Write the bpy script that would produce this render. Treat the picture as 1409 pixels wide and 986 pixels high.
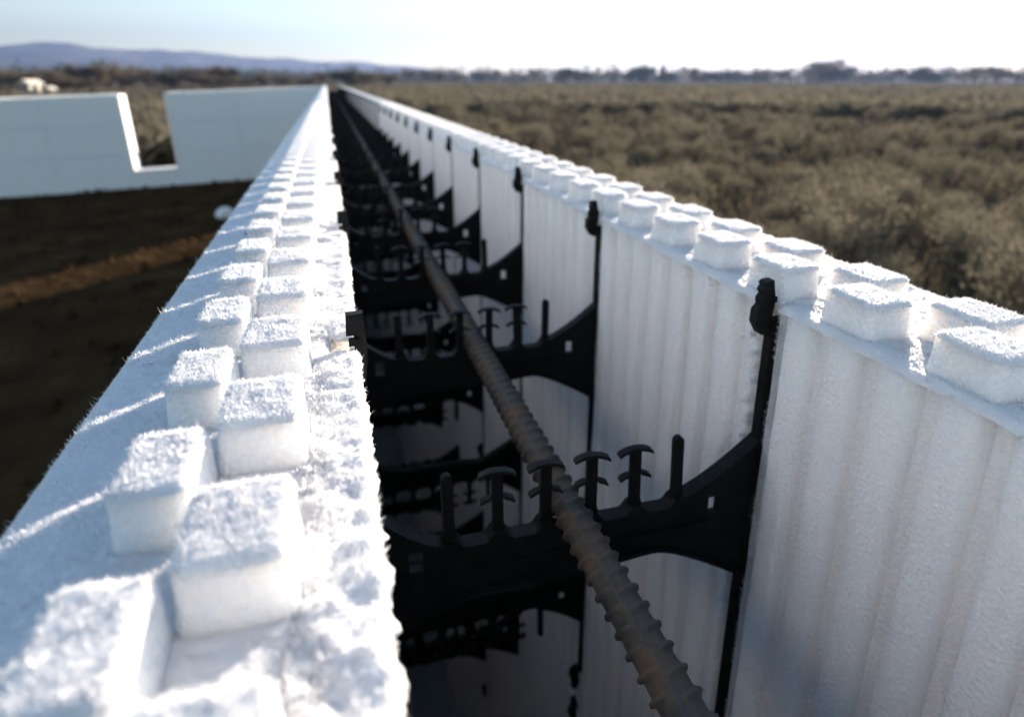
import bpy, bmesh, math, random
import numpy as np
from mathutils import Vector, Matrix

random.seed(7)
RNG = np.random.default_rng(7)
for _o in list(bpy.data.objects):
    bpy.data.objects.remove(_o)
SC = bpy.context.scene
COL = SC.collection

# ------------------------------------------------------------------ units
# The wall is measured in units of the camera's height over the stud tops.
U = 0.0655                 # metres per unit
GZ = 20.5                  # the camera stands GZ units above the field


def W3(x, y, z):
    return Vector((x * U, y * U, (z + GZ) * U))


# ------------------------------------------------------------------ camera
F_PX, CX, CY, HY, VX = 876.0, 704.5, 395.0, 111.0, 449.0
pitch = math.atan((CY - HY) / F_PX)
yaw = math.atan((CX - VX) / math.hypot(F_PX, CY - HY))
cam = bpy.data.cameras.new('camera')
cam_o = bpy.data.objects.new('camera', cam)
COL.objects.link(cam_o)
cam_o.location = W3(0, 0, 0)
cam_o.rotation_euler = (math.pi / 2 - pitch, 0, -yaw)
cam.sensor_fit = 'HORIZONTAL'
cam.sensor_width = 36.0
cam.lens = F_PX / 1409 * 36
cam.shift_y = -(493 - CY) / 1409
cam.clip_start = 0.005
cam.clip_end = 60000
cam.dof.use_dof = True
cam.dof.focus_distance = 2.85 * U
cam.dof.aperture_fstop = 11.5
SC.camera = cam_o

# ------------------------------------------------------------------ light
SUN_EL, SUN_AZ = math.radians(9.5), math.radians(45.0)   # azimuth from +Y towards +X
world = bpy.data.worlds.new('World')
SC.world = world
world.use_nodes = True
wn = world.node_tree.nodes
sky = wn.new('ShaderNodeTexSky')
sky.sky_type = 'NISHITA'
sky.sun_disc = False
sky.sun_elevation = SUN_EL
sky.sun_rotation = SUN_AZ
sky.altitude = 800
sky.air_density = 1.2
sky.dust_density = 0.1
sky.ozone_density = 1.6
bg = wn['Background']
bg.inputs[1].default_value = 0.056
world.node_tree.links.new(sky.outputs[0], bg.inputs[0])

sun = bpy.data.lights.new('sun', 'SUN')
sun.energy = 5.0
sun.angle = math.radians(0.53)
sun.color = (1.0, 0.86, 0.71)
sun_o = bpy.data.objects.new('sun', sun)
COL.objects.link(sun_o)
sd = Vector((math.sin(SUN_AZ) * math.cos(SUN_EL), math.cos(SUN_AZ) * math.cos(SUN_EL), math.sin(SUN_EL)))
sun_o.rotation_euler = sd.to_track_quat('Z', 'Y').to_euler()
sun_o.location = (5, 5, 8)

SC.view_settings.view_transform = 'Standard'
SC.view_settings.look = 'None'
SC.view_settings.exposure = 2.5
SC.view_settings.gamma = 1.0
SC.render.engine = 'CYCLES'
SC.cycles.use_denoising = True
SC.cycles.max_bounces = 10
SC.cycles.diffuse_bounces = 8
SC.cycles.volume_bounces = 1
SC.cycles.sample_clamp_indirect = 8


# ------------------------------------------------------------------ materials
class NT:
    def __init__(s, name):
        s.m = bpy.data.materials.new(name)
        s.m.use_nodes = True
        s.t = s.m.node_tree
        s.n = s.t.nodes
        s.b = s.n['Principled BSDF']
        s.out = s.n['Material Output']

    def add(s, kind, **kw):
        nd = s.n.new(kind)
        for k, v in kw.items():
            if hasattr(nd, k):
                setattr(nd, k, v)
            else:
                nd.inputs[k].default_value = v
        return nd

    def link(s, a, b):
        s.t.links.new(a, b)

    def coords(s, scale=(1, 1, 1)):
        tc = s.add('ShaderNodeTexCoord')
        mp = s.add('ShaderNodeMapping')
        mp.inputs['Scale'].default_value = scale
        s.link(tc.outputs['Object'], mp.inputs[0])
        return mp.outputs[0]

    def noise(s, co, scale, detail=4, rough=0.55):
        nd = s.add('ShaderNodeTexNoise')
        nd.inputs['Scale'].default_value = scale
        nd.inputs['Detail'].default_value = detail
        nd.inputs['Roughness'].default_value = rough
        s.link(co, nd.inputs['Vector'])
        return nd.outputs[0]

    def ramp(s, fac, stops):
        nd = s.add('ShaderNodeValToRGB')
        cr = nd.color_ramp
        while len(cr.elements) < len(stops):
            cr.elements.new(0.5)
        for e, (p, c) in zip(cr.elements, stops):
            e.position = p
            e.color = (*c, 1)
        s.link(fac, nd.inputs[0])
        return nd.outputs[0]

    def bump(s, h, strength, dist, prev=None):
        nd = s.add('ShaderNodeBump')
        nd.inputs['Strength'].default_value = strength
        nd.inputs['Distance'].default_value = dist
        s.link(h, nd.inputs['Height'])
        if prev is not None:
            s.link(prev, nd.inputs['Normal'])
        return nd.outputs[0]

    def setp(s, **kw):
        for k, v in kw.items():
            s.b.inputs[k.replace('_', ' ')].default_value = v


def mat_foam():
    t = NT('expanded_foam')
    co = t.coords()
    vor = t.add('ShaderNodeTexVoronoi')
    vor.feature = 'F1'
    vor.inputs['Scale'].default_value = 700
    t.link(co, vor.inputs['Vector'])
    n = t.noise(co, 26, 5)
    c = t.ramp(n, [(0.3, (0.885, 0.86, 0.845)), (0.7, (0.935, 0.91, 0.89))])
    t.link(c, t.b.inputs['Base Color'])
    fine = t.noise(co, 900, 3)
    b1 = t.bump(vor.outputs['Distance'], 1.0, 0.0009)
    b2 = t.bump(fine, 0.7, 0.0004, b1)
    t.link(b2, t.b.inputs['Normal'])
    t.setp(Roughness=0.62, IOR=1.4)
    t.b.inputs['Specular IOR Level'].default_value = 0.25
    t.b.inputs['Subsurface Weight'].default_value = 0.7
    t.b.inputs['Subsurface Radius'].default_value = (1.0, 0.82, 0.66)
    t.b.inputs['Subsurface Scale'].default_value = 0.022
    return t.m


def mat_frost():
    t = NT('hoar_frost')
    t.setp(Roughness=0.22, IOR=1.31)
    t.b.inputs['Base Color'].default_value = (0.95, 0.945, 0.95, 1)
    t.b.inputs['Specular IOR Level'].default_value = 0.6
    tr = t.add('ShaderNodeBsdfTranslucent')
    tr.inputs[0].default_value = (0.95, 0.945, 0.95, 1)
    mx = t.add('ShaderNodeMixShader')
    mx.inputs[0].default_value = 0.6
    t.link(t.b.outputs[0], mx.inputs[1])
    t.link(tr.outputs[0], mx.inputs[2])
    t.link(mx.outputs[0], t.out.inputs[0])
    return t.m


def mat_crust():
    t = NT('frost_crust')
    co = t.coords()
    n = t.noise(co, 1300, 4, 0.7)
    n2 = t.noise(co, 260, 3, 0.6)
    b1 = t.bump(n2, 0.6, 0.0012)
    b2 = t.bump(n, 0.8, 0.0007, b1)
    t.link(b2, t.b.inputs['Normal'])
    t.setp(Roughness=0.4, IOR=1.31)
    t.b.inputs['Base Color'].default_value = (0.88, 0.88, 0.895, 1)
    t.b.inputs['Subsurface Weight'].default_value = 0.6
    t.b.inputs['Subsurface Radius'].default_value = (0.9, 0.95, 1.0)
    t.b.inputs['Subsurface Scale'].default_value = 0.003
    return t.m


def mat_plastic():
    t = NT('black_plastic')
    co = t.coords()
    n = t.noise(co, 60, 4)
    c = t.ramp(n, [(0.3, (0.003, 0.003, 0.003)), (0.75, (0.009, 0.009, 0.0085))])
    t.link(c, t.b.inputs['Base Color'])
    r = t.ramp(t.noise(co, 140, 3), [(0.3, (0.5,) * 3), (0.7, (0.72,) * 3)])
    t.b.inputs['Specular IOR Level'].default_value = 0.16
    t.link(r, t.b.inputs['Roughness'])
    t.link(t.bump(t.noise(co, 700, 2), 0.15, 0.0003), t.b.inputs['Normal'])
    return t.m


def mat_rebar():
    t = NT('rusty_steel')
    co = t.coords()
    n = t.noise(co, 55, 6, 0.65)
    n2 = t.noise(co, 420, 4, 0.6)
    add = t.add('ShaderNodeMath', operation='MULTIPLY_ADD')
    t.link(n2, add.inputs[0])
    add.inputs[1].default_value = 0.45
    t.link(n, add.inputs[2])
    c = t.ramp(add.outputs[0], [(0.56, (0.030, 0.031, 0.034)), (0.70, (0.048, 0.042, 0.036)),
                                (0.82, (0.074, 0.050, 0.032)), (0.97, (0.120, 0.064, 0.028))])
    t.link(c, t.b.inputs['Base Color'])
    r = t.ramp(add.outputs[0], [(0.5, (0.42,) * 3), (0.85, (0.85,) * 3)])
    t.link(r, t.b.inputs['Roughness'])
    m = t.ramp(add.outputs[0], [(0.5, (0.35,) * 3), (0.8, (0.0,) * 3)])
    t.link(m, t.b.inputs['Metallic'])
    t.link(t.bump(n2, 0.5, 0.0006), t.b.inputs['Normal'])
    return t.m


def mat_simple(name, stops, scale, rough=0.9, bump=0.0, bscale=None, bdist=0.01, detail=5, transl=0.0):
    t = NT(name)
    co = t.coords()
    n = t.noise(co, scale, detail, 0.6)
    c = t.ramp(n, stops)
    t.link(c, t.b.inputs['Base Color'])
    t.setp(Roughness=rough)
    t.b.inputs['Specular IOR Level'].default_value = 0.0 if rough >= 0.8 else 0.3
    if bump:
        t.link(t.bump(t.noise(co, bscale or scale * 4, 5), bump, bdist), t.b.inputs['Normal'])
    if transl:
        tr = t.add('ShaderNodeBsdfTranslucent')
        t.link(c, tr.inputs[0])
        mx = t.add('ShaderNodeMixShader')
        mx.inputs[0].default_value = transl
        t.link(t.b.outputs[0], mx.inputs[1])
        t.link(tr.outputs[0], mx.inputs[2])
        t.link(mx.outputs[0], t.out.inputs[0])
    return t.m


M_FOAM = mat_foam()
M_FROST = mat_frost()
M_CRUST = mat_crust()
M_PLASTIC = mat_plastic()
M_REBAR = mat_rebar()
M_DIRT = mat_simple('bare_dirt', [(0.25, (0.028, 0.0162, 0.0085)), (0.55, (0.054, 0.032, 0.0155)), (0.8, (0.102, 0.061, 0.027))],
                    2.2, 0.95, 0.7, 9, 0.04, 8)
M_SOIL = mat_simple('scrub_soil', [(0.3, (0.04, 0.034, 0.027)), (0.55, (0.055, 0.046, 0.036)), (0.75, (0.085, 0.07, 0.052))],
                    0.22, 0.95, 0.6, 6, 0.04, 9)
M_SAGE = mat_simple('sagebrush_leaves', [(0.3, (0.118, 0.106, 0.076)), (0.55, (0.172, 0.152, 0.111)), (0.8, (0.245, 0.208, 0.147))],
                    5, 0.8, transl=0.35)
M_GRASS = mat_simple('dry_grass', [(0.3, (0.10, 0.083, 0.05)), (0.7, (0.16, 0.13, 0.08))], 3, 0.85, transl=0.3)
M_BARK = mat_simple('grey_bark', [(0.3, (0.06, 0.05, 0.04)), (0.7, (0.13, 0.11, 0.09))], 4, 0.9)
M_TWIG = mat_simple('bare_twigs', [(0.3, (0.12, 0.095, 0.07)), (0.7, (0.22, 0.175, 0.12))], 1.5, 0.9, transl=0.25)
M_FIR = mat_simple('evergreen_needles', [(0.3, (0.03, 0.04, 0.025)), (0.7, (0.065, 0.075, 0.045))], 1.5, 0.85, transl=0.2)
M_HILL = mat_simple('hill_slopes', [(0.35, (0.045, 0.045, 0.04)), (0.5, (0.10, 0.09, 0.07)), (0.68, (0.22, 0.20, 0.165))], 0.006, 1.0, detail=8)
M_CREAM = mat_simple('cream_siding', [(0.3, (0.66, 0.60, 0.50)), (0.7, (0.76, 0.70, 0.60))], 1.2, 0.7)
M_ROOF = mat_simple('grey_shingles', [(0.3, (0.12, 0.11, 0.10)), (0.7, (0.22, 0.20, 0.18))], 2, 0.9)
M_WINDOW = mat_simple('dark_glass', [(0.3, (0.02, 0.025, 0.03)), (0.7, (0.04, 0.045, 0.05))], 1, 0.1)
M_WOOD = mat_simple('raw_lumber', [(0.3, (0.30, 0.21, 0.12)), (0.7, (0.45, 0.33, 0.20))], 8, 0.75)
M_CONC = mat_simple('concrete', [(0.3, (0.22, 0.21, 0.20)), (0.7, (0.34, 0.33, 0.31))], 3, 0.9)


# ------------------------------------------------------------------ mesh helpers
class MB:
    """Collects verts and faces in wall units; build() makes ONE mesh."""

    def __init__(s):
        s.v, s.f, s.n, s.mi = [], [], 0, []

    def add(s, verts, faces, mi=0):
        v = np.asarray(verts, float).reshape(-1, 3)
        s.v.append(v)
        for fc in faces:
            s.f.append([i + s.n for i in fc])
            s.mi.append(mi)
        s.n += len(v)

    def box(s, x0, x1, y0, y1, z0, z1, mi=0):
        v = [(x, y, z) for z in (z0, z1) for y in (y0, y1) for x in (x0, x1)]
        s.add(v, [(0, 2, 3, 1), (4, 5, 7, 6), (0, 1, 5, 4), (2, 6, 7, 3), (0, 4, 6, 2), (1, 3, 7, 5)], mi)

    def prism_xz(s, pts, y0, y1, mi=0):
        """outline in X,Z extruded along Y"""
        n = len(pts)
        v = [(x, y0, z) for x, z in pts] + [(x, y1, z) for x, z in pts]
        fs = [tuple(range(n)), tuple(range(2 * n - 1, n - 1, -1))]
        fs += [(i, i + n, (i + 1) % n + n, (i + 1) % n) for i in range(n)]
        s.add(v, fs, mi)

    def mesh(s, name, mats, smooth=False, scale=U, angle=None):
        me = bpy.data.meshes.new(name)
        v = np.concatenate(s.v) * scale
        me.from_pydata(v.tolist(), [], s.f)
        for m in (mats if isinstance(mats, (list, tuple)) else [mats]):
            me.materials.append(m)
        if any(s.mi):
            me.polygons.foreach_set('material_index', s.mi)
        bm = bmesh.new()
        bm.from_mesh(me)
        bmesh.ops.recalc_face_normals(bm, faces=bm.faces)
        bm.to_mesh(me)
        bm.free()
        if smooth:
            me.polygons.foreach_set('use_smooth', [True] * len(me.polygons))
            if angle:
                me.set_sharp_from_angle(angle=math.radians(angle))
        me.update()
        return me


def tri_mesh(name, v, tris, mats, mi=None, smooth=None):
    """fast mesh of triangles from numpy arrays (metres)"""
    me = bpy.data.meshes.new(name)
    nv, nt = len(v), len(tris)
    me.vertices.add(nv)
    me.vertices.foreach_set('co', np.ascontiguousarray(v, np.float32).ravel())
    me.loops.add(nt * 3)
    me.loops.foreach_set('vertex_index', np.ascontiguousarray(tris, np.int32).ravel())
    me.polygons.add(nt)
    me.polygons.foreach_set('loop_start', np.arange(0, nt * 3, 3, dtype=np.int32))
    me.polygons.foreach_set('loop_total', np.full(nt, 3, np.int32))
    for m in mats:
        me.materials.append(m)
    if mi is not None:
        me.polygons.foreach_set('material_index', np.ascontiguousarray(mi, np.int32))
    if smooth is not None:
        me.polygons.foreach_set('use_smooth', np.ascontiguousarray(smooth, bool))
    me.update(calc_edges=True)
    me.validate()
    return me


def obj(name, me, parent=None, loc=None, kind=None, label=None, rot=None):
    o = bpy.data.objects.new(name, me)
    COL.objects.link(o)
    if parent:
        o.parent = parent
    if loc is not None:
        o.location = loc
    if rot is not None:
        o.rotation_euler = rot
    if kind:
        o['kind'] = kind
    if label:
        o['label'] = label
    return o


def tag(o, label, cat, group=None):
    o['label'] = label
    o['category'] = cat
    if group:
        o['group'] = group
    return o


_PERM = np.random.default_rng(3).random((64, 64, 64))


def vnoise(p):
    """value noise in 0..1 for an (n,3) array"""
    p = np.asarray(p, float)
    i = np.floor(p).astype(int)
    f = p - i
    f = f * f * (3 - 2 * f)
    r = 0
    for dx in (0, 1):
        for dy in (0, 1):
            for dz in (0, 1):
                w = (f[:, 0] if dx else 1 - f[:, 0]) * (f[:, 1] if dy else 1 - f[:, 1]) * (f[:, 2] if dz else 1 - f[:, 2])
                r = r + w * _PERM[(i[:, 0] + dx) % 64, (i[:, 1] + dy) % 64, (i[:, 2] + dz) % 64]
    return r


def fnoise(p, oct=3):
    p = np.asarray(p, float)
    a, s, t = 0.5, 0.0, 0.0
    for k in range(oct):
        s = s + a * vnoise(p * (2 ** k) + 17.3 * k)
        t += a
        a *= 0.5
    return s / t


# ------------------------------------------------------------------ wall measures (wall units)
PITCH = 0.645                 # stud pitch along the wall
BAY = 4 * PITCH               # web spacing
WEB0 = 2.95                   # the web in focus
LED = -1.22                   # ledge height
COURSE = 6.2
XL0, XL1 = -0.985, 0.045      # panel on the camera's left: outer and inner face
XR0, XR1 = 2.36, 3.40         # panel on the right
WALL_END = 155.0
WALL_BASE = LED - 3 * COURSE
WALL_Y0 = WEB0 - 8 * BAY

wall = bpy.data.objects.new('foam_form_wall', None)
COL.objects.link(wall)
wall.location = W3(0, 0, -GZ)
wall['kind'] = 'thing'
tag(wall, 'long frosted white foam wall, hollow, with black webs inside and square studs on top', 'wall')
WOFF = Vector((0, 0, GZ * U))      # children of the wall are written in wall units, the camera at their origin


def rib(y):
    """relief of the ribbed inner face, 0..1 (1 = proud), along the wall: rounded ribs with a narrow groove on one flank"""
    t = (y / (PITCH / 2)) % 1.0
    sm = lambda a, b: (lambda u: u * u * (3 - 2 * u))(min(max((t - a) / (b - a), 0.0), 1.0))
    return 1.0 - sm(0.46, 0.62) + 0.2 * sm(0.62, 0.9) + 0.8 * sm(0.92, 0.99) - 0.25 * math.exp(-((t - 0.91) / 0.02) ** 2)


def panel_outline(side, near):
    """plan of one bay, local y 0..BAY from web to web; the inner face is ribbed, its ends stepped back for the webs"""
    g = 0.012
    slot, slot0, deep = 0.07, 0.125, 0.17
    n = 210 if near else 60
    xin, xout = (XL1, XL0) if side < 0 else (XR0, XR1)
    sg = -1 if side < 0 else 1          # away from the cavity
    pts = [(xout, g), (xin + sg * deep, g), (xin + sg * deep, slot0 - 0.03), (xin + sg * 0.05, slot0 - 0.01), (xin + sg * 0.02, slot0 + 0.012)]
    ys = np.linspace(slot0 + 0.035, BAY - slot - 0.03, n)
    for y in ys:
        pts.append((xin + sg * 0.085 * (1 - rib(y)), y))
    pts += [(xin + sg * 0.025, BAY - slot - 0.004), (xin + sg * deep, BAY - slot), (xin + sg * deep, BAY - g), (xout, BAY - g)]
    return pts, sg


def panel_bay(side, near, seed=0):
    pts, sg = panel_outline(side, near)
    P = np.array(pts)
    n = len(P)
    zs = [LED, LED - 0.012, LED - 0.04] + list(np.linspace(LED - 0.12, LED - COURSE + 0.01, 46 if near else 4))
    V = []
    inner = np.zeros(n, bool)
    inner[4:n - 3] = True
    edge = np.zeros(n)
    edge[2:7] = 1
    edge[n - 6:n - 2] = 1
    for k, z in enumerate(zs):
        q = P.copy()
        ins = (0.022, 0.006, 0, 0)[min(k, 3)]
        q[:, 0] += np.where(inner, sg * ins, 0)
        if near:
            nz = fnoise(np.c_[P[:, 0] * 9 + seed, P[:, 1] * 9, np.full(n, z * 9)], 3) - 0.5
            q[:, 0] += np.where(inner, sg * nz * 0.012, 0)
            jag = fnoise(np.c_[P[:, 1] * 40 + seed * 3, np.full(n, z * 26), np.zeros(n)], 2) - 0.5
            q[:, 1] += edge * jag * 0.05
            q[:, 0] += edge * sg * (jag + 0.2) * 0.035
        V.append(np.c_[q, np.full(n, z)])
    V = np.concatenate(V)
    fs = [tuple(range(n)), tuple(range(len(zs) * n - 1, (len(zs) - 1) * n - 1, -1))]
    for k in range(len(zs) - 1):
        a = k * n
        for i in range(n):
            j = (i + 1) % n
            fs.append((a + i, a + n + i, a + n + j, a + j))
    mb = MB()
    mb.add(V, fs)
    return mb


# studs: local (x0, x1, y0, y1) inside a bay that starts at a web
def stud_layout(side):
    L = 0.34
    res = []
    if side < 0:
        rows = [(-0.435, -0.168, 1.29), (-0.655, -0.440, 1.625)]
    else:
        rows = [(2.425, 2.69, 1.64), (2.735, 3.0, 1.315)]
    for r, (x0, x1, s) in enumerate(rows):
        for k in range(4):
            y0 = (s - WEB0) % PITCH + k * PITCH
            if y0 + L / 2 > BAY:
                y0 -= BAY
            res.append((x0, x1, y0, y0 + L, r))
    return res


STUD_TOP = -1.03            # foam top; the frost makes up the rest


def stud_mesh(w, l, hgt, seed):
    """a moulded stud: drafted sides, rounded corners and top edge, origin at its foot's centre"""
    m = 7                                     # points per rounded corner
    rc = 0.035
    rnd = np.random.default_rng(seed)
    base = []
    for cx, cy, a0 in ((1, 1, 0), (-1, 1, 90), (-1, -1, 180), (1, -1, 270)):
        for i in range(m):
            a = math.radians(a0 + 90 * i / (m - 1))
            base.append((cx * (w / 2 - rc) + rc * math.cos(a), cy * (l / 2 - rc) + rc * math.sin(a)))
    B = np.array(base)
    n = len(B)
    levels = [(-0.03, 1.04), (0.015, 1.035), (0.05, 1.0)]
    levels += [(z, 1.0 - 0.04 * z / hgt) for z in np.linspace(0.08, hgt - 0.028, 4)]
    for i in range(1, 5):
        a = math.radians(90 * i / 4)
        levels.append((hgt - 0.028 + 0.028 * math.sin(a), 0.965 - 0.028 / (w / 2) * (1 - math.cos(a))))
    V = []
    off = rnd.random(3) * 30
    for z, sc in levels:
        q = np.c_[B * sc, np.full(n, z)]
        q[:, :2] *= 1 + 0.05 * (fnoise(q * 9 + off, 3) - 0.5)[:, None]
        V.append(q)
    V = np.concatenate(V)
    fs = []
    for k in range(len(levels) - 1):
        for i in range(n):
            j = (i + 1) % n
            fs.append((k * n + i, k * n + j, k * n + n + j, k * n + n + i))
    fs.append(tuple(range((len(levels) - 1) * n, len(levels) * n)))
    fs.append(tuple(range(n - 1, -1, -1)))
    mb = MB()
    mb.add(V, fs)
    return mb


STUD_MESH = {}
for side in (-1, 1):
    for r in (0, 1):
        x0, x1, y0, y1, _ = [s for s in stud_layout(side) if s[4] == r][0]
        for s in range(3):
            STUD_MESH[side, r, s] = stud_mesh(x1 - x0, y1 - y0, STUD_TOP - LED, 10 * r + s + (side > 0) * 50).mesh('foam_stud', M_FOAM, True, angle=50)


# ------------------------------------------------------------------ frost
def needles(P, N, L, wid, rnd, tilt=0.9):
    """thin three-sided ice needles on points P along normals N (wall units)"""
    n = len(P)
    d = N + rnd.normal(0, tilt * 0.55, (n, 3))
    d /= np.linalg.norm(d, axis=1)[:, None]
    a = np.cross(d, np.array([0.31, 0.77, 0.55]))
    a /= np.linalg.norm(a, axis=1)[:, None]
    b = np.cross(d, a)
    ph = rnd.random(n) * 6.28
    V = np.empty((n, 4, 3))
    for k in range(3):
        c, s = np.cos(ph + k * 2.094)[:, None], np.sin(ph + k * 2.094)[:, None]
        V[:, k] = P + (a * c + b * s) * wid[:, None] - d * (L * 0.15)[:, None]
    V[:, 3] = P + d * L[:, None]
    base = (np.arange(n) * 4)[:, None]
    T = np.concatenate([base + np.array([[0, 1, 3]]), base + np.array([[1, 2, 3]]), base + np.array([[2, 0, 3]])])
    return V.reshape(-1, 3), T


def round_corner(X, Y, x0, x1, y0, y1, r):
    """pull the points of a rectangle in to rounded corners"""
    if not r:
        return X, Y
    mx, my = (x0 + x1) / 2, (y0 + y1) / 2
    a = np.maximum(np.abs(X - mx) - ((x1 - x0) / 2 - r), 0)
    b = np.maximum(np.abs(Y - my) - ((y1 - y0) / 2 - r), 0)
    h = np.hypot(a, b)
    k = np.where(h > 0, np.maximum(a, b) / np.maximum(h, 1e-9), 1)
    return X - np.sign(X - mx) * a * (1 - k), Y - np.sign(Y - my) * b * (1 - k)


def crust_z(X, Y, x0, x1, y0, y1, z, amp, seed, drop, rc, lump, yrim=True):
    q = np.c_[X, Y, np.full(len(X), seed * 3.7)]
    e = np.minimum(X - x0, x1 - X)
    if yrim and y1 - y0 < BAY - 0.02:
        e = np.minimum(e, np.minimum(Y - y0, y1 - Y))
    rim = np.clip(e / rc, 0, 1)
    Z = z + amp * (fnoise(q * 14, 4) - 0.25) + amp * 0.5 * (fnoise(q * 45 + 9, 2) - 0.5) - drop * (1 - rim) ** 2
    if lump:
        Z = Z + lump * (np.clip(fnoise(q * 9 + 31, 3), 0.35, 0.75) - 0.45) + lump * 0.3 * (fnoise(q * 26, 3) - 0.5)
    return Z, rim, q


def sheet(x0, x1, y0, y1, z, step, amp, seed, drop=0.03, rc=0.03, lump=0.0, corner=0.0):
    """bumpy frost crust over a rectangle; its rim turns down and wanders"""
    nx = max(4, int((x1 - x0) / step))
    ny = max(4, int((y1 - y0) / step))
    gx, gy = np.meshgrid(np.linspace(0, 1, nx), np.linspace(0, 1, ny))
    X = x0 + (x1 - x0) * gx.ravel()
    Y = y0 + (y1 - y0) * gy.ravel()
    Z, rim, q = crust_z(X, Y, x0, x1, y0, y1, z, amp, seed, drop, rc, lump)
    wob = (fnoise(q * 22 + 5, 3) - 0.5) * (0.055 if lump else 0.02)
    X2 = X + np.where(rim < 1, np.sign(X - (x0 + x1) / 2) * wob * (1 - rim), 0)
    Y2 = Y + np.where(rim < 1, np.sign(Y - (y0 + y1) / 2) * wob * (1 - rim), 0)
    X2, Y2 = round_corner(X2, Y2, x0, x1, y0, y1, corner)
    V = np.c_[X2, Y2, Z]
    i = np.arange(nx * ny).reshape(ny, nx)
    a, b, c, d = i[:-1, :-1].ravel(), i[:-1, 1:].ravel(), i[1:, 1:].ravel(), i[1:, :-1].ravel()
    T = np.concatenate([np.c_[a, b, c], np.c_[a, c, d]])
    return V, T


def sg_of(side):
    return -1 if side < 0 else 1


def frost_bay(side, level, seed):
    """frost on one bay: level 0 closest to the camera, then coarser"""
    rnd = np.random.default_rng(seed)
    step = (0.0125, 0.016, 0.03, 0.055)[level]
    dens = (21000, 17000, 5600, 1400)[level]          # needles per square unit
    ln = (0.0140, 0.0155, 0.020, 0.024)[level]
    wd = (0.0014, 0.0016, 0.0030, 0.006)[level]
    VV, TT, MI, SM = [], [], [], []
    nv = 0

    def put(V, T, mi, sm):
        nonlocal nv
        VV.append(V)
        TT.append(T + nv)
        MI.append(np.full(len(T), mi))
        SM.append(np.full(len(T), sm))
        nv += len(V)

    xin, xout = (XL1, XL0) if side < 0 else (XR0, XR1)
    lo, hi = min(xin, xout), max(xin, xout)
    sl = 0.085
    # ledge crust in two strips so that the inner one stops short of the web slots
    studs = stud_layout(side)
    if side < 0:
        strips = [(lo - 0.006, -0.09, -0.004, BAY + 0.004, 0.022), (-0.21, hi + 0.004, sl, BAY - sl, 0.034)]
    else:
        strips = [(lo - 0.004, 2.62, sl, BAY - sl, 0.022), (2.48, hi + 0.006, -0.004, BAY + 0.004, 0.022)]
    areas = []
    for x0, x1, y0, y1, amp in strips:
        V, T = sheet(x0, x1, y0, y1, LED + 0.006, step, amp, seed, 0.035, 0.035, 0.045 if amp > 0.03 else 0)
        put(V, T, 1, True)
        areas.append((x0, x1, y0, y1, LED + 0.006, 1.0, amp, seed, 0.035, 0.035, 0.045 if amp > 0.03 else 0, 0))
    for x0, x1, y0, y1, r in studs:
        g = -0.003
        V, T = sheet(x0 - g, x1 + g, y0 - g, y1 + g, STUD_TOP + 0.004, step, 0.011, seed + y0, 0.022, 0.03, 0, 0.045)
        put(V, T, 1, True)
        areas.append((x0 - g, x1 + g, y0 - g, y1 + g, STUD_TOP + 0.004, 1.5, 0.011, seed + y0, 0.022, 0.03, 0, 0.045))
    for x0, x1, y0, y1, z, m, amp, sd_, drop, rc, lump, corner in areas:
        n = int((x1 - x0) * (y1 - y0) * dens * m)
        X = x0 + (x1 - x0) * rnd.random(n)
        Y = y0 + (y1 - y0) * rnd.random(n)
        if z < LED + 0.1:                        # leave out what the studs stand on
            ok = np.ones(n, bool)
            for sx0, sx1, sy0, sy1, _ in studs:
                ok &= ~((X > sx0 - .01) & (X < sx1 + .01) & (Y > sy0 - .01) & (Y < sy1 + .01))
            X, Y = X[ok], Y[ok]
            n = len(X)
        e = np.minimum(np.minimum(X - x0, x1 - X), np.minimum(Y - y0, y1 - Y))
        rim = np.clip(1 - e / 0.035, 0, 1)
        Z, _, q = crust_z(X, Y, x0, x1, y0, y1, z, amp, sd_, drop, rc, lump)
        N = np.zeros((n, 3))
        N[:, 2] = 1
        N[:, 0] = np.sign(X - (x0 + x1) / 2) * rim * 0.5 * (np.minimum(X - x0, x1 - X) < 0.035)
        N[:, 1] = np.sign(Y - (y0 + y1) / 2) * rim * 0.5 * (np.minimum(Y - y0, y1 - Y) < 0.035)
        N /= np.linalg.norm(N, axis=1)[:, None]
        cl = fnoise(q * 8 + 3, 3)
        L = ln * (0.35 + 0.9 * rnd.random(n) ** 2) * (0.6 + 0.9 * cl) * (1 + 0.35 * rim) * np.where(rnd.random(n) < 0.03, 2.1, 1.0)
        X, Y = round_corner(X, Y, x0, x1, y0, y1, corner)
        V, T = needles(np.c_[X, Y, Z], N, L, wd * (0.6 + 0.8 * rnd.random(n)), rnd)
        put(V, T, 0, False)
        if level < 2:                             # some broad flat crystals that catch the sun
            k = rnd.random(n) < 0.05
            V, T = needles(np.c_[X, Y, Z][k], N[k], L[k] * 1.1, wd * 3.0 * (0.6 + 0.8 * rnd.random(k.sum())), rnd, 1.3)
            put(V, T, 0, False)
    if level < 2:                                 # lumps of rime that grew in the web slot
        for i in range(46):
            c = np.array([xin + sg_of(side) * rnd.uniform(0.005, 0.06), rnd.normal(0.115, 0.012), LED - 0.05 - 2.2 * rnd.random() ** 1.2])
            r = rnd.uniform(0.010, 0.028)
            d = rnd.normal(0, 1, (42, 3))
            d /= np.linalg.norm(d, axis=1)[:, None]
            V, T = needles(c + d * r * 0.2, d, np.full(42, r) * rnd.uniform(0.7, 1.3, 42), np.full(42, r * 0.45), rnd, 0.2)
            put(V, T, 0, False)
    # rime on the upper edge of the ribbed face and down the edges of the web slots
    sg = -1 if side < 0 else 1
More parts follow.
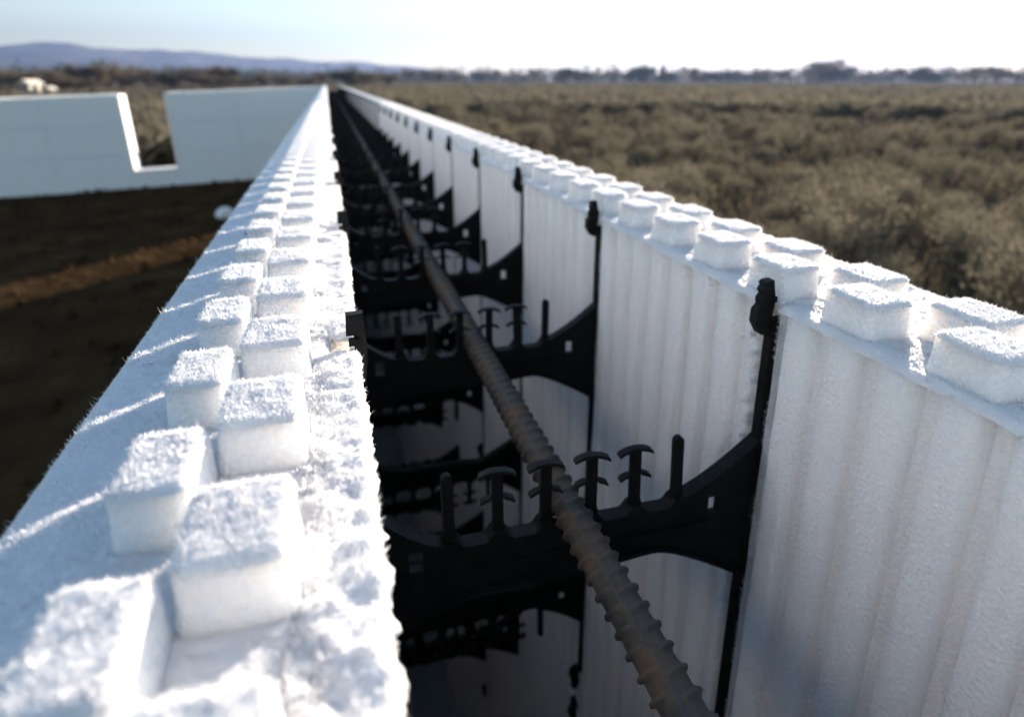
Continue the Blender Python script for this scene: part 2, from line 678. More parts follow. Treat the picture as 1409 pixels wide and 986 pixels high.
    if level < 3:
        n = (2600, 2000, 900)[level]
        Y = sl + (BAY - 2 * sl) * rnd.random(n)
        dz = np.abs(rnd.normal(0, 0.05, n))
        N = np.tile(np.array([-sg * 1.0, 0, 0.4]), (n, 1))
        L = ln * 0.7 * (0.3 + rnd.random(n)) * np.exp(-dz * 6)
        V, T = needles(np.c_[np.full(n, xin + sg * 0.012), Y, LED - dz], N, L, wd * (0.6 + 0.8 * rnd.random(n)), rnd)
        put(V, T, 0, False)
        n = (2400, 2400, 900)[level]
        end = rnd.random(n) < 0.5
        Z = LED - COURSE * rnd.random(n) ** 1.3
        Y = np.where(end, 0.12, BAY - 0.072) + rnd.normal(0, 0.008, n)
        N = np.tile(np.array([-sg * 0.7, 0, 0.1]), (n, 1))
        N[:, 1] = np.where(end, -0.9, 0.9)
        keep = fnoise(np.c_[Z * 3, end * 5.0, np.full(n, seed)], 2) > 0.42
        L = ln * 0.75 * (0.3 + rnd.random(n))
        V, T = needles(np.c_[np.full(n, xin + sg * 0.03), Y, Z][keep], N[keep], L[keep], (wd * (0.6 + 0.8 * rnd.random(n)))[keep], rnd)
        put(V, T, 0, False)
    return tri_mesh('frost', np.concatenate(VV) * U, np.concatenate(TT), [M_FROST, M_CRUST], np.concatenate(MI), np.concatenate(SM))


# ------------------------------------------------------------------ top course, bay by bay
NEAR_BAYS = range(-1, 12)
fr_cache = {}
pm_cache = {}
for k in NEAR_BAYS:
    lvl = 0 if k == -1 else 1 if k <= 0 else 2 if k <= 3 else 3
    for side in (-1, 1):
        near = k <= 2
        key = (side, near, k if near else 0)
        if key not in pm_cache:
            pm_cache[key] = panel_bay(side, near, k * 2 + side + 5).mesh('foam_panel', M_FOAM, True, angle=40)
        y = (WEB0 + k * BAY) * U
        p = obj('foam_panel', pm_cache[key], wall, WOFF + Vector((0, y, 0)))
        fk = (side, lvl, k if lvl < 2 else k % 2)
        if fk not in fr_cache:
            fr_cache[fk] = frost_bay(side, lvl, 100 + k * 2 + side)
        obj('frost', fr_cache[fk], p, kind='stuff')
        for x0, x1, y0, y1, r in stud_layout(side):
            s = obj('foam_stud', STUD_MESH[side, r, random.randrange(3)], p,
                    Vector(((x0 + x1) / 2 * U, (y0 + y1) / 2 * U, LED * U)))
            s.rotation_euler = (0, 0, math.radians(random.uniform(-1.2, 1.2)))

# the rest of the top course: one panel on each side, ahead and behind
for side in (-1, 1):
    for k0, k1 in ((12, int((WALL_END + 4.4 - WEB0) / BAY)), (-8, -1)):
        mb = MB()
        fr = MB()
        nb = k1 - k0
        for k in range(k0, k1):
            one = panel_bay(side, False)
            if k > 22:                              # too far to show ribs
                a, b = (XL0, XL1) if side < 0 else (XR0, XR1)
                one = MB()
                one.box(a, b, 0.02, BAY - 0.02, LED - COURSE + 0.01, LED)
            v = np.concatenate(one.v) + np.array([0, (k - k0) * BAY, 0])
            mb.add(v, one.f)
            for x0, x1, y0, y1, r in stud_layout(side):
                yo = (k - k0) * BAY
                mb.box(x0, x1, y0 + yo, y1 + yo, LED - 0.02, STUD_TOP)
                V, T = sheet(x0 - .01, x1 + .01, y0 + yo - .01, y1 + yo + .01, STUD_TOP + 0.012, 0.09, 0.03, k, 0.05, 0.06)
                fr.add(V, T.tolist())
            yo = (k - k0) * BAY
            lo, hi = (XL0, XL1) if side < 0 else (XR0, XR1)
            V, T = sheet(lo - .01, hi + .01, yo + .004, yo + BAY - .004, LED + 0.012, 0.12, 0.03, k, 0.04, 0.06)
            fr.add(V, T.tolist())
        p = obj('foam_panel', mb.mesh('foam_panel', M_FOAM), wall, WOFF + Vector((0, (WEB0 + k0 * BAY) * U, 0)))
        obj('frost', fr.mesh('frost', M_CRUST, True), p, kind='stuff')

# the two lower courses, with a low doorway through the wall that lets a strip of sun onto the dirt
DOOR = (103.5, 123.0)
for side in (-1, 1):
    a, b = (XL0, XL1) if side < 0 else (XR0, XR1)
    for c in (1, 2):
        zt = LED - c * COURSE
        y = WALL_Y0
        segs = []
        while y < WALL_END + 4.4:
            e = min(y + 6 * BAY, WALL_END + 4.4)
            segs.append((y, e))
            y = e
        for y0, y1 in segs:
            parts = [(y0, y1)]
            if y1 > DOOR[0] and y0 < DOOR[1]:
                parts = [(y0, DOOR[0]), (DOOR[1], y1)]
            for q0, q1 in parts:
                if q1 - q0 < 0.3:
                    continue
                mb = MB()
                mb.box(a, b, 0.012, q1 - q0 - 0.012, zt - COURSE + 0.01, zt - 0.004)
                obj('foam_panel', mb.mesh('foam_panel', M_FOAM), wall, WOFF + Vector((0, q0 * U, 0)))
ztop = LED - COURSE
mb = MB()
mb.box(XL0 - 0.1, XR1 + 0.1, DOOR[0], DOOR[0] + 0.6, WALL_BASE, ztop - 0.62)
obj('door_jamb', mb.mesh('door_jamb', M_WOOD), wall, WOFF)
mb = MB()
mb.box(XL0 - 0.1, XR1 + 0.1, DOOR[1] - 0.6, DOOR[1], WALL_BASE, ztop - 0.62)
obj('door_jamb', mb.mesh('door_jamb', M_WOOD), wall, WOFF)
mb = MB()
mb.box(XL0 - 0.1, XR1 + 0.1, DOOR[0], DOOR[1], ztop - 0.61, ztop - 0.01)
obj('door_header', mb.mesh('door_header', M_WOOD), wall, WOFF)
mb = MB()
mb.box(XL0 - 1.5, XR1 + 1.5, WALL_Y0, WALL_END + 6, WALL_BASE - 3.0, WALL_BASE - 0.02)
obj('footing', mb.mesh('footing', M_CONC), wall, WOFF)

# ------------------------------------------------------------------ webs
PX = [0.453 + 0.283 * i for i in range(6)]      # prongs across the cavity
Z0 = -2.48                                       # saddle level


def curve_top(x):
    """upper edge of the upper bridge"""
    if x < PX[0]:
        t = (PX[0] - x) / (PX[0] - XL1)
        return Z0 + 0.02 + 0.27 * max(t, 0) ** 1.6
    if x > PX[5]:
        t = (x - PX[5]) / (XR0 - PX[5])
        return Z0 + 0.05 + 0.30 * max(t, 0) ** 1.35
    best = min(abs(x - p) for p in PX)
    f = max(0.0, 1 - (best - 0.035) / 0.055) if best > 0.035 else 1.0
    return Z0 + 0.055 * f ** 2


def curve_bot(x):
    lo = 0.0
    if x < 0.62:
        t = (0.62 - x) / (0.62 - XL1)
        lo = 0.24 * max(t, 0) ** 1.6
    elif x > 1.72:
        t = (x - 1.72) / (XR0 - 1.72)
        lo = 0.30 * max(t, 0) ** 1.5
    return -2.815 - lo + 0.03 * math.exp(-((x - 1.72) / 0.25) ** 2)


ZC = -4.09                                       # the web is the same upside down about this level


def web_mesh(full):
    mb = MB()
    n = 230 if full else 24
    xs = list(np.linspace(XL1 - 0.13, XR0 + 0.13, n))
    holes = ((2.085, 2.165, -2.60, -2.47), (0.22, 0.30, -2.60, -2.47))
    if full:
        for h in holes:
            xs += [h[0], h[1]]
    xs = sorted(xs)
    T = 0.03
    for flip in (False, True):
        fz = (lambda z: 2 * ZC - z) if flip else (lambda z: z)

        def cells(x0, x1, zt0, zt1, zb0, zb1, t):
            v = []
            for y in (-t, t):
                v += [(x0, y, fz(zt0)), (x1, y, fz(zt1)), (x1, y, fz(zb1)), (x0, y, fz(zb0))]
            mb.add(v, [(0, 1, 2, 3), (7, 6, 5, 4), (0, 4, 5, 1), (3, 2, 6, 7), (0, 3, 7, 4), (1, 5, 6, 2)])
        for x0, x1 in zip(xs[:-1], xs[1:]):
            t0, t1, b0, b1 = curve_top(x0), curve_top(x1), curve_bot(x0), curve_bot(x1)
            xm = (x0 + x1) / 2
            hit = [h for h in holes if full and h[0] < xm < h[1]]
            if hit:
                cells(x0, x1, t0, t1, hit[0][3], hit[0][3], T)
                cells(x0, x1, hit[0][2], hit[0][2], b0, b1, T)
            else:
                cells(x0, x1, t0, t1, b0, b1, T)
            # rims along both edges and a rib along the middle
            cells(x0, x1, t0 + 0.002, t1 + 0.002, t0 - 0.03, t1 - 0.03, 0.052)
            cells(x0, x1, b0 + 0.03, b1 + 0.03, b0 - 0.002, b1 - 0.002, 0.056)
            if full and 0.3 < xm < 2.1:
                cells(x0, x1, Z0 - 0.15, Z0 - 0.15, Z0 - 0.175, Z0 - 0.175, 0.05)
    # end plates in the panel slots, from the top hook to the bottom hook
    for sg, xi in ((-1, XL1), (1, XR0)):
        a, b = sorted((xi + sg * 0.02, xi + sg * 0.16))
        mb.box(a, b, -0.034, 0.034, 2 * ZC + 1.32, -1.32)
        # hook block with a toothed cavity edge, top and bottom
        for flip in (False, True):
            fz = (lambda z: 2 * ZC - z) if flip else (lambda z: z)
            o = lambda d: xi - sg * d
            if sg > 0:
                prof = [(o(0.005), -1.075), (o(0.05), -1.08), (o(0.068), -1.095), (o(0.058), -1.11), (o(0.072), -1.135), (o(0.058), -1.16),
                        (o(0.076), -1.185), (o(0.07), -1.225), (o(0.095), -1.25), (o(0.098), -1.33), (o(0.055), -1.40), (o(0.0), -1.42), (o(-0.02), -1.2)]
                th = 0.03
            else:
                prof = [(o(-0.05), -1.055), (o(0.03), -1.05), (o(0.04), -1.25), (o(0.02), -1.42), (o(-0.02), -1.42), (o(-0.02), -1.16), (o(-0.055), -1.16)]
                th = 0.026
            mb.prism_xz([(x, fz(z)) for x, z in prof], -th, th)
            # cross pin that ties the hook into the foam
            px = sorted((xi, xi + sg * (0.045 if sg < 0 else 0.015)))
            zz = sorted((fz(-1.17), fz(-1.205)))
            mb.box(px[0], px[1], -0.05, -0.02, zz[0], zz[1])
        # fastening strip inside the foam, its head showing between the studs
        fx = -0.70 if sg < 0 else 2.86
        mb.box(fx - 0.045, fx + 0.045, -0.03, 0.03, 2 * ZC + 1.2, -1.19 if sg < 0 else -1.09)
        a, b = sorted((xi + sg * 0.12, fx))
        mb.box(a, b, -0.02, 0.02, -3.0, -1.55)
    return mb.mesh('plastic_web', M_PLASTIC, False)


def prong_mesh(kind):
    mb = MB()
    h = 0.46 if kind == 'rod' else 0.435
    w, t = 0.031, 0.026
    out = [(-w, -0.04), (w, -0.04)]
    if kind == 'rod':
        out += [(w, h - 0.03)] + [(w * math.cos(a), h - 0.03 + 0.03 * math.sin(a)) for a in (0.5, 1.0, 1.57, 2.14, 2.64)] + [(-w, h - 0.03)]
    else:
        out += [(w, h - 0.012), (-w, h - 0.012)]
    # flare at the foot
    out = [(-w - 0.02, -0.04), (w + 0.02, -0.04), (w + 0.012, 0.05), (w, 0.1)] + out[2:] + [(-w, 0.1), (-w - 0.012, 0.05)]
    mb.prism_xz(out, -t, t)
    if kind != 'rod':
        for za, half in ((h, 0.108), (h - 0.165, 0.10)):
            pts_t, pts_b = [], []
            for i in range(13):
                x = -half + 2 * half * i / 12
                z = za - 0.032 * (abs(x) / half) ** 2.4
                pts_t.append((x, z))
                pts_b.append((x, z - 0.02))
            if za == h:
                mb.prism_xz(pts_t + pts_b[::-1], -0.034, 0.03)
            else:                                 # lower arms stop at the stem
                for q in (slice(0, 5), slice(8, 13)):
                    mb.prism_xz(pts_t[q] + pts_b[q][::-1], -0.03, 0.028)
    bm = bmesh.new()
    me = mb.mesh('prong', M_PLASTIC)
    bm.from_mesh(me)
    bmesh.ops.bevel(bm, geom=[e for e in bm.edges if e.calc_face_angle(0) > 0.6], offset=0.006 * U, segments=2, affect='EDGES')
    bm.to_mesh(me)
    bm.free()
    me.polygons.foreach_set('use_smooth', [True] * len(me.polygons))
    me.set_sharp_from_angle(angle=math.radians(45))
    return me


WEB_FULL, WEB_FAR = web_mesh(True), web_mesh(False)
ROD, TEE = prong_mesh('rod'), prong_mesh('tee')


def place_web(k, c=0, full=True):
    w = obj('plastic_web', WEB_FULL if full else WEB_FAR, wall, WOFF + Vector((0, (WEB0 + k * BAY) * U, -c * COURSE * U)))
    if full:
        for flip in (0, 1):
            for i, x in enumerate(PX):
                z = Z0 if not flip else 2 * ZC - Z0
                p = obj('prong', ROD if i in (0, 5) else TEE, w, Vector((x * U, 0, z * U)))
                p.rotation_euler = (math.radians(random.uniform(-1.8, 1.8)), (math.pi if flip else 0) + math.radians(random.uniform(-1.6, 1.6)), math.radians(random.uniform(-6, 6)))
    return w


for k in range(-2, 12):
    place_web(k)
for k in range(-1, 6):
    place_web(k, 1, k < 3)
far = MB()
for k in range(12, 59):
    y = BAY * (k - 12)
    far.box(XL1 - 0.1, XR0 + 0.1, y - 0.06, y + 0.06, -2.85, -2.48)
    for x in (XL1, XR0):
        far.box(x - 0.06, x + 0.06, y - 0.06, y + 0.06, -7.0, -1.06)
        s = 0.35 if x == XL1 else -0.35
        far.prism_xz([(x, -2.2), (x + s, -2.5), (x + s, -2.8), (x, -3.0)], y - 0.05, y + 0.05)
    for x in PX:
        far.box(x - 0.035, x + 0.035, y - 0.03, y + 0.03, -2.5, -2.04)
        far.box(x - 0.1, x + 0.1, y - 0.04, y + 0.04, -2.07, -2.045)
obj('plastic_web', far.mesh('plastic_web', M_PLASTIC), wall, WOFF + Vector((0, (WEB0 + 12 * BAY) * U, 0)), kind='stuff')


# ------------------------------------------------------------------ rebar
def rebar():
    r0, x0, z0 = 0.089, 1.162, -2.382
    th0 = math.radians(118)
    ys = np.concatenate([np.arange(0.9, 9, 0.0085), np.arange(9, 24, 0.022), np.arange(24, WALL_END, 0.8)])
    ys = np.concatenate([np.linspace(WALL_Y0, 0.85, 8), ys])
    nseg = 40
    th = np.linspace(0, 2 * math.pi, nseg, endpoint=False)
    Yg, Tg = np.meshgrid(ys, th, indexing='ij')
    half = (np.sin(Tg - th0) > 0)
    slope = 0.055
    ph = (Yg + slope * np.cos(Tg - th0) * np.where(half, 1, 1) + np.where(half, 0, 0.055)) / 0.115
    tt = np.abs(ph - np.round(ph)) * 0.115
    ribh = np.exp(-(tt / 0.0155) ** 6) * np.abs(np.sin(Tg - th0)) ** 0.5
    lon = np.exp(-((np.sin(Tg - th0)) / 0.13) ** 2)
    near = np.clip((30 - Yg) / 8, 0, 1)
    R = r0 + 0.0215 * near * np.maximum(ribh, 0.6 * lon)
    R = R + 0.004 * near * (fnoise(np.c_[(Yg * 14).ravel(), (np.cos(Tg) * 2).ravel(), (np.sin(Tg) * 2).ravel()], 3).reshape(R.shape) - 0.5)
    sag = 0.012 * np.sin(Yg * 0.6) * 0
    V = np.stack([x0 + R * np.cos(Tg), Yg, z0 + R * np.sin(Tg) + sag], -1).reshape(-1, 3)
    a = np.arange(len(ys) * nseg).reshape(len(ys), nseg)
    b = np.roll(a, -1, 1)
    q = np.stack([a[:-1], a[1:], b[1:], b[:-1]], -1).reshape(-1, 4)
    T = np.concatenate([q[:, [0, 2, 1]], q[:, [0, 3, 2]]])
    me = tri_mesh('rebar', V * U, T, [M_REBAR], None, np.ones(len(T), bool))
    o = obj('rebar', me, None, WOFF)
    return tag(o, 'ribbed rusty steel bar lying in the saddles of the black plastic webs', 'rebar')


rebar()

# ------------------------------------------------------------------ far wall across the end
fw = bpy.data.objects.new('cross_wall', None)
COL.objects.link(fw)
fw['kind'] = 'thing'
FT = 0.0345
fw.location = W3(0, WALL_END, -1.35)
fw.rotation_euler = (0, -math.atan(FT), 0)
tag(fw, 'shaded pale blue-white foam wall across the far left with one open window gap', 'wall')
GAP = (-42.4, -32.9, -16.2)       # x0, x1, sill level below the top
for face, (y0, y1) in enumerate(((0.0, 1.04), (3.36, 4.40))):
    for c in range(3):
        zt, zb = -c * 6.2, -(c + 1) * 6.2
        x = 0.0 if face else XL0 - 0.03
        x = XL0 - 0.03
        while x > -125:
            e = max(x - 18.6, -125)
            for q0, q1 in ((e, x),):
                pieces = [(q0, q1, zb, zt)]
                if q1 > GAP[0] and q0 < GAP[1]:
                    pieces = []
                    if q0 < GAP[0]:
                        pieces.append((q0, GAP[0], zb, zt))
                    if q1 > GAP[1]:
                        pieces.append((GAP[1], q1, zb, zt))
                    if zb < GAP[2]:
                        pieces.append((max(q0, GAP[0]), min(q1, GAP[1]), zb, min(zt, GAP[2])))
                for (a, b, c0, c1) in pieces:
                    mb = MB()
                    mb.box(a + 0.006, b - 0.006, y0, y1, c0 - (1.5 if c == 2 else 0), c1 - 0.012)
                    obj('foam_panel', mb.mesh('foam_panel', M_FOAM), fw)
            x = e
for x0 in (GAP[0] - 0.05, GAP[1] - 0.55):
    mb = MB()
    mb.box(x0, x0 + 0.6, -0.15, 4.55, GAP[2], 0.0)
    obj('window_jamb', mb.mesh('window_jamb', M_FOAM), fw)
mb = MB()
mb.box(GAP[0] + 0.56, GAP[1] - 0.56, -0.15, 4.55, GAP[2], GAP[2] + 0.5)
obj('window_sill', mb.mesh('window_sill', M_FOAM), fw)
fr = MB()
for a, b in ((-125, GAP[0]), (GAP[1], XL0 - 0.1)):
    for y0, y1 in ((0.0, 1.04), (3.36, 4.40)):
        for r in (0.25, 0.55):
            x = a + 0.1
            while x < b - 0.4:
                fr.box(x, x + 0.33, y0 + r, y0 + r + 0.27, -0.03, 0.2)
                x += PITCH
obj('foam_stud', fr.mesh('foam_stud', M_CRUST), fw, kind='stuff')

# foam offcut on the dirt beside the wall
cut = MB()
prof = [(-2.6, 0), (2.4, 0), (2.7, 1.6), (1.2, 2.9), (-1.4, 2.5), (-2.8, 1.1)]
prof = [(a * 0.5, b * 0.6) for a, b in prof]
cut.prism_xz(prof, -1.0, 1.0)
me = cut.mesh('foam_offcut', M_FOAM)
bm = bmesh.new()
bm.from_mesh(me)
bmesh.ops.bevel(bm, geom=list(bm.edges), offset=0.25 * U, segments=3, affect='EDGES')
bm.to_mesh(me)
bm.free()
o = obj('foam_offcut', me, None, W3(-17.6, 110.5, -21.15), rot=(0, 0, 0.4))
tag(o, 'white foam offcut lying on the dark dirt beside the long wall', 'foam scrap')


# ------------------------------------------------------------------ ground
def gz_field(x, y):
    """height of the ground in metres at x, y (metres)"""
    z = 0.0
    if x < 0:
        z = 0.034 * max(x, -8.0)
    return z


def ground_sheet():
    rs = np.concatenate([np.arange(-14, 14.01, 0.5), [18, 24, 32, 45, 60, 90, 130, 200, 320, 500, 900, 1800, 3300, 5000, 9000]])
    xs = np.unique(np.concatenate([-rs[rs > 14], rs]))
    ys = np.unique(np.concatenate([-np.array([14, 20, 30, 60, 200, 800, 2500.]), np.arange(-10, 20, 0.5), rs[rs > 14]]))
    X, Y = np.meshgrid(xs, ys)
    Z = np.where(X < 0, 0.034 * np.maximum(X, -8), 0)
    Z = Z + 0.05 * (fnoise(np.c_[X.ravel() * 0.8, Y.ravel() * 0.8, 0 * X.ravel()], 3).reshape(X.shape) - 0.5) * (np.abs(X) < 14)
    Z -= 0.02
    V = np.stack([X, Y, Z], -1).reshape(-1, 3)
    n = len(xs)
    i = np.arange(len(xs) * len(ys)).reshape(len(ys), n)
    q = np.stack([i[:-1, :-1], i[:-1, 1:], i[1:, 1:], i[1:, :-1]], -1).reshape(-1, 4)
    cx = X.ravel()[q].mean(1)
    cy = Y.ravel()[q].mean(1)
    dirt = (cx < 0.6) & (cx > -9) & (cy < WALL_END * U + 0.4)
    T = np.concatenate([q[:, [0, 1, 2]], q[:, [0, 2, 3]]])
    me = tri_mesh('ground', V, T, [M_SOIL, M_DIRT], np.concatenate([dirt, dirt]).astype(int), np.ones(len(T), bool))
    o = obj('ground', me)
    o['kind'] = 'structure'
    o['label'] = 'bare dirt beside the wall and dry soil of the sagebrush field'


ground_sheet()


def clods(n, seed):
    rnd = np.random.default_rng(seed)
    ico = np.array([[1, 0, 0], [-1, 0, 0], [0, 1, 0], [0, -1, 0], [0, 0, 1], [0, 0, -1.]])
    tri = np.array([[0, 2, 4], [2, 1, 4], [1, 3, 4], [3, 0, 4], [2, 0, 5], [1, 2, 5], [3, 1, 5], [0, 3, 5]])
    x = -0.3 - 6.5 * rnd.random(n)
    y = 2 + 8.2 * rnd.random(n)
    r = 0.008 + 0.03 * rnd.random(n) ** 3
    z = 0.034 * np.maximum(x, -8)
    V = ico[None] * (r[:, None] * (0.6 + 0.7 * rnd.random((n, 6))))[:, :, None] * np.array([1.2, 1.2, 0.7])
    V = V + np.stack([x, y, z], 1)[:, None]
    T = tri[None] + (np.arange(n) * 6)[:, None, None]
    return tri_mesh('dirt_clods', V.reshape(-1, 3), T.reshape(-1, 3), [M_DIRT])


o = obj('dirt_clods', clods(2600, 12), kind='stuff')
o['label'] = 'brown clods and stones scattered over the bare dirt'


# ------------------------------------------------------------------ sagebrush
def bush_mesh(seed, nleaf=1700, leaf=0.034, blades=True):
    """an uneven clump of narrow leaves on a few crooked stems, about a metre across (unit size, origin at the foot)"""
    rnd = np.random.default_rng(seed)
    lob = rnd.normal(0, 1, (9, 3)) * np.array([0.26, 0.26, 0.10]) + np.array([0, 0, 0.36])
    k = rnd.integers(0, 9, nleaf)
    P = lob[k] + rnd.normal(0, 1, (nleaf, 3)) * 0.095
    P[:, 2] = np.abs(P[:, 2]) + 0.01
    d = P - np.array([0, 0, 0.05])
    d /= np.linalg.norm(d, axis=1)[:, None]
    d = d + rnd.normal(0, 0.5, d.shape) + np.array([0, 0, 0.3])
    d /= np.linalg.norm(d, axis=1)[:, None]
    a = np.cross(d, rnd.normal(0, 1, d.shape))
    a /= np.linalg.norm(a, axis=1)[:, None]
    L = leaf * (0.6 + 0.9 * rnd.random(nleaf))
    w = L * 0.22
    V = np.stack([P - a * w[:, None], P + a * w[:, None], P + d * L[:, None] * 1.6], 1).reshape(-1, 3)
    T = np.arange(nleaf * 3).reshape(-1, 3)
    VV, TT, MI = [V], [T], [np.zeros(nleaf, int)]
    nv = len(V)
    for c in lob:
        p0 = np.array([c[0] * 0.15, c[1] * 0.15, -0.03])
        mid = c * np.array([0.55, 0.55, 0.5])
        for s, e, r0, r1 in ((p0, mid, 0.02, 0.013), (mid, c + np.array([0, 0, 0.08]), 0.013, 0.004)):
            ring = np.array([[1, 0, 0], [-0.5, 0.87, 0], [-0.5, -0.87, 0]])
            V = np.concatenate([s + ring * r0, e + ring * r1])
            T = np.array([[0, 1, 4], [0, 4, 3], [1, 2, 5], [1, 5, 4], [2, 0, 3], [2, 3, 5]])
            VV.append(V)
            TT.append(T + nv)
            MI.append(np.ones(6, int))
            nv += 6
    return np.concatenate(VV), np.concatenate(TT), np.concatenate(MI)


BUSH = [tri_mesh('sagebrush', *bush_mesh(s)[:2], [M_SAGE, M_BARK], bush_mesh(s)[2]) for s in range(40, 46)]
hd_r = math.radians(math.degrees(yaw))
placed = []


def bush_clear(x, y):
    return all((x - a) ** 2 + (y - b) ** 2 > 0.16 for a, b in placed[-60:])


tries = 0
while len(placed) < 270 and tries < 9000:
    tries += 1
    d = 3.2 + 34 * random.random() ** 1.15
    az = math.radians(random.uniform(-3, 60))
    x, y = d * math.sin(az), d * math.cos(az)
    if x < 2.6 or not bush_clear(x, y):
        continue
    if vnoise(np.array([[x * 0.35, y * 0.35, 1.5]]))[0] < 0.33:
        continue
    placed.append((x, y))
    s = random.uniform(0.36, 0.8)
    o = obj('sagebrush', random.choice(BUSH), None, (x, y, gz_field(x, y) - 0.02), rot=(0, 0, random.random() * 6.28))
    o.scale = (s, s * random.uniform(0.85, 1.1), s * random.uniform(0.75, 1.05))
    tag(o, 'grey-green sagebrush bush in the open field right of the wall', 'bush', 'sagebrush bushes in the field')


def scrub(n, dmin, dmax, azr, seed, pw=1.0, leaf=60):
    rnd = np.random.default_rng(seed)
    protos = [bush_mesh(70 + s, leaf, 0.17)[:2] for s in range(5)]
    VV, TT, nv = [], [], 0
    for i in range(n):
        d = dmin + (dmax - dmin) * rnd.random() ** pw
        az = math.radians(rnd.uniform(*azr))
        x, y = d * math.sin(az), d * math.cos(az)
        if vnoise(np.array([[x * 0.06, y * 0.06, 4.5]]))[0] < 0.22:
            continue
        if x < 2.6 and y < WALL_END * U + 1.5:
            continue
        s = rnd.uniform(0.5, 1.2)
        V, T = protos[rnd.integers(5)]
        c, sn = math.cos(i), math.sin(i)
        V = V @ np.array([[c, sn, 0], [-sn, c, 0], [0, 0, 1]]) * np.array([s, s, s * 0.8]) + np.array([x, y, gz_field(x, y) - 0.03])
        VV.append(V)
        TT.append(T + nv)
        nv += len(V)
    return tri_mesh('sagebrush_scrub', np.concatenate(VV), np.concatenate(TT), [M_SAGE])


o = obj('sagebrush_scrub', scrub(8000, 30, 420, (-38, 62), 5, 1.4), kind='stuff')
o['label'] = 'grey-brown sagebrush scrub covering the field out to the trees'
o = obj('sagebrush_scrub', scrub(420, 12.5, 40, (-36, -1), 6, 1.2, 260), kind='stuff')
o['label'] = 'sagebrush scrub beyond the cross wall, seen through its window gap'


def grass(n, seed):
    rnd = np.random.default_rng(seed)
    d = 1.5 + 60 * rnd.random(n) ** 1.7
    az = np.radians(rnd.uniform(-2, 60, n))
    x, y = d * np.sin(az), d * np.cos(az)
    ok = (x > 1.0) & (vnoise(np.c_[x * 0.5, y * 0.5, np.full(n, 8.5)]) > 0.25)
    x, y = x[ok], y[ok]
    n = len(x)
    h = 0.06 + 0.14 * rnd.random(n)
    w = 0.006 + 0.0006 * np.hypot(x, y)
    a = rnd.random(n) * 6.28
    P = np.c_[x, y, np.full(n, -0.03)]
    D = np.c_[np.cos(a), np.sin(a), 0 * a]
    lean = rnd.normal(0, 0.05, (n, 3))
    lean[:, 2] = h
    V = np.stack([P - D * w[:, None], P + D * w[:, None], P + lean], 1).reshape(-1, 3)
    return tri_mesh('dry_grass', V, np.arange(3 * n).reshape(-1, 3), [M_GRASS])


o = obj('dry_grass', grass(34000, 9), kind='stuff')
o['label'] = 'pale dry grass between the sagebrush bushes'


# ------------------------------------------------------------------ trees on the horizon
def at_px(px, dist):
    """ground position in metres that stands at picture column px, dist metres away"""
    hyp = math.hypot(F_PX, CY - HY)
    a = yaw + math.atan((px - CX) / hyp)
    return dist * math.sin(a), dist * math.cos(a)


def crown_mesh(kind, seed):
    rnd = np.random.default_rng(seed)
    if kind == 'fir':
        n = 1100
        t = rnd.random(n) ** 0.7
        z = 0.12 + 0.88 * (1 - t)
        r = (1.02 - z) * 0.34 * (0.55 + 0.6 * rnd.random(n))
        a = rnd.random(n) * 6.28
        P = np.c_[r * np.cos(a), r * np.sin(a), z]
        L = 0.05
    elif kind == 'bare':
        n = 1500
        lob = rnd.normal(0, 1, (14, 3)) * np.array([0.2, 0.2, 0.15]) + np.array([0, 0, 0.62])
        P = lob[rnd.integers(0, 14, n)] + rnd.normal(0, 0.075, (n, 3))
        P[:, 2] = np.clip(P[:, 2], 0.15, 1.05)
        L = 0.05
    else:
        n = 1300
        lob = rnd.normal(0, 1, (10, 3)) * np.array([0.24, 0.24, 0.13]) + np.array([0, 0, 0.55])
        P = lob[rnd.integers(0, 10, n)] + rnd.normal(0, 0.09, (n, 3))
        P[:, 2] = np.clip(P[:, 2], 0.08, 1.0)
        L = 0.055
    d = rnd.normal(0, 1, (n, 3)) + np.array([0, 0, 0.7 if kind != 'fir' else -0.3])
    d /= np.linalg.norm(d, axis=1)[:, None]
    a = np.cross(d, rnd.normal(0, 1, d.shape))
    a /= np.linalg.norm(a, axis=1)[:, None]
    w = (0.3 if kind == 'bare' else 0.8) * L
    l = L * (0.6 + rnd.random(n))
    V = np.stack([P - a * w, P + a * w, P + d * l[:, None] * 1.5], 1).reshape(-1, 3)
    m = {'fir': M_FIR, 'bare': M_TWIG, 'green': M_FIR}[kind]
    return tri_mesh('crown', V, np.arange(3 * n).reshape(-1, 3), [m])


def trunk_mesh(kind, seed):
    rnd = random.Random(seed)
    mb = MB()

    def limb(p, q, r0, r1):
        p, q = Vector(p), Vector(q)
        d = (q - p).normalized()
        a = d.cross(Vector((0.3, 0.8, 0.52))).normalized()
        b = d.cross(a)
        v = []
        for c, r in ((p, r0), (q, r1)):
            for i in range(5):
                t = 2 * math.pi * i / 5
                v.append(c + a * r * math.cos(t) + b * r * math.sin(t))
        mb.add([tuple(x) for x in v], [(i, (i + 1) % 5, (i + 1) % 5 + 5, i + 5) for i in range(5)])
    if kind == 'fir':
        limb((0, 0, -0.02), (0, 0, 0.95), 0.028, 0.004)
    else:
        limb((0, 0, -0.02), (0.01, 0.01, 0.34), 0.035, 0.022)
        for i in range(8):
            a = i * 2.4 + rnd.random()
            z0 = 0.2 + 0.14 * rnd.random()
            e = (0.26 * math.cos(a), 0.26 * math.sin(a), 0.55 + 0.3 * rnd.random())
            limb((0.005, 0.005, z0), e, 0.018, 0.004)
    return mb.mesh('trunk', M_BARK, False, 1.0)


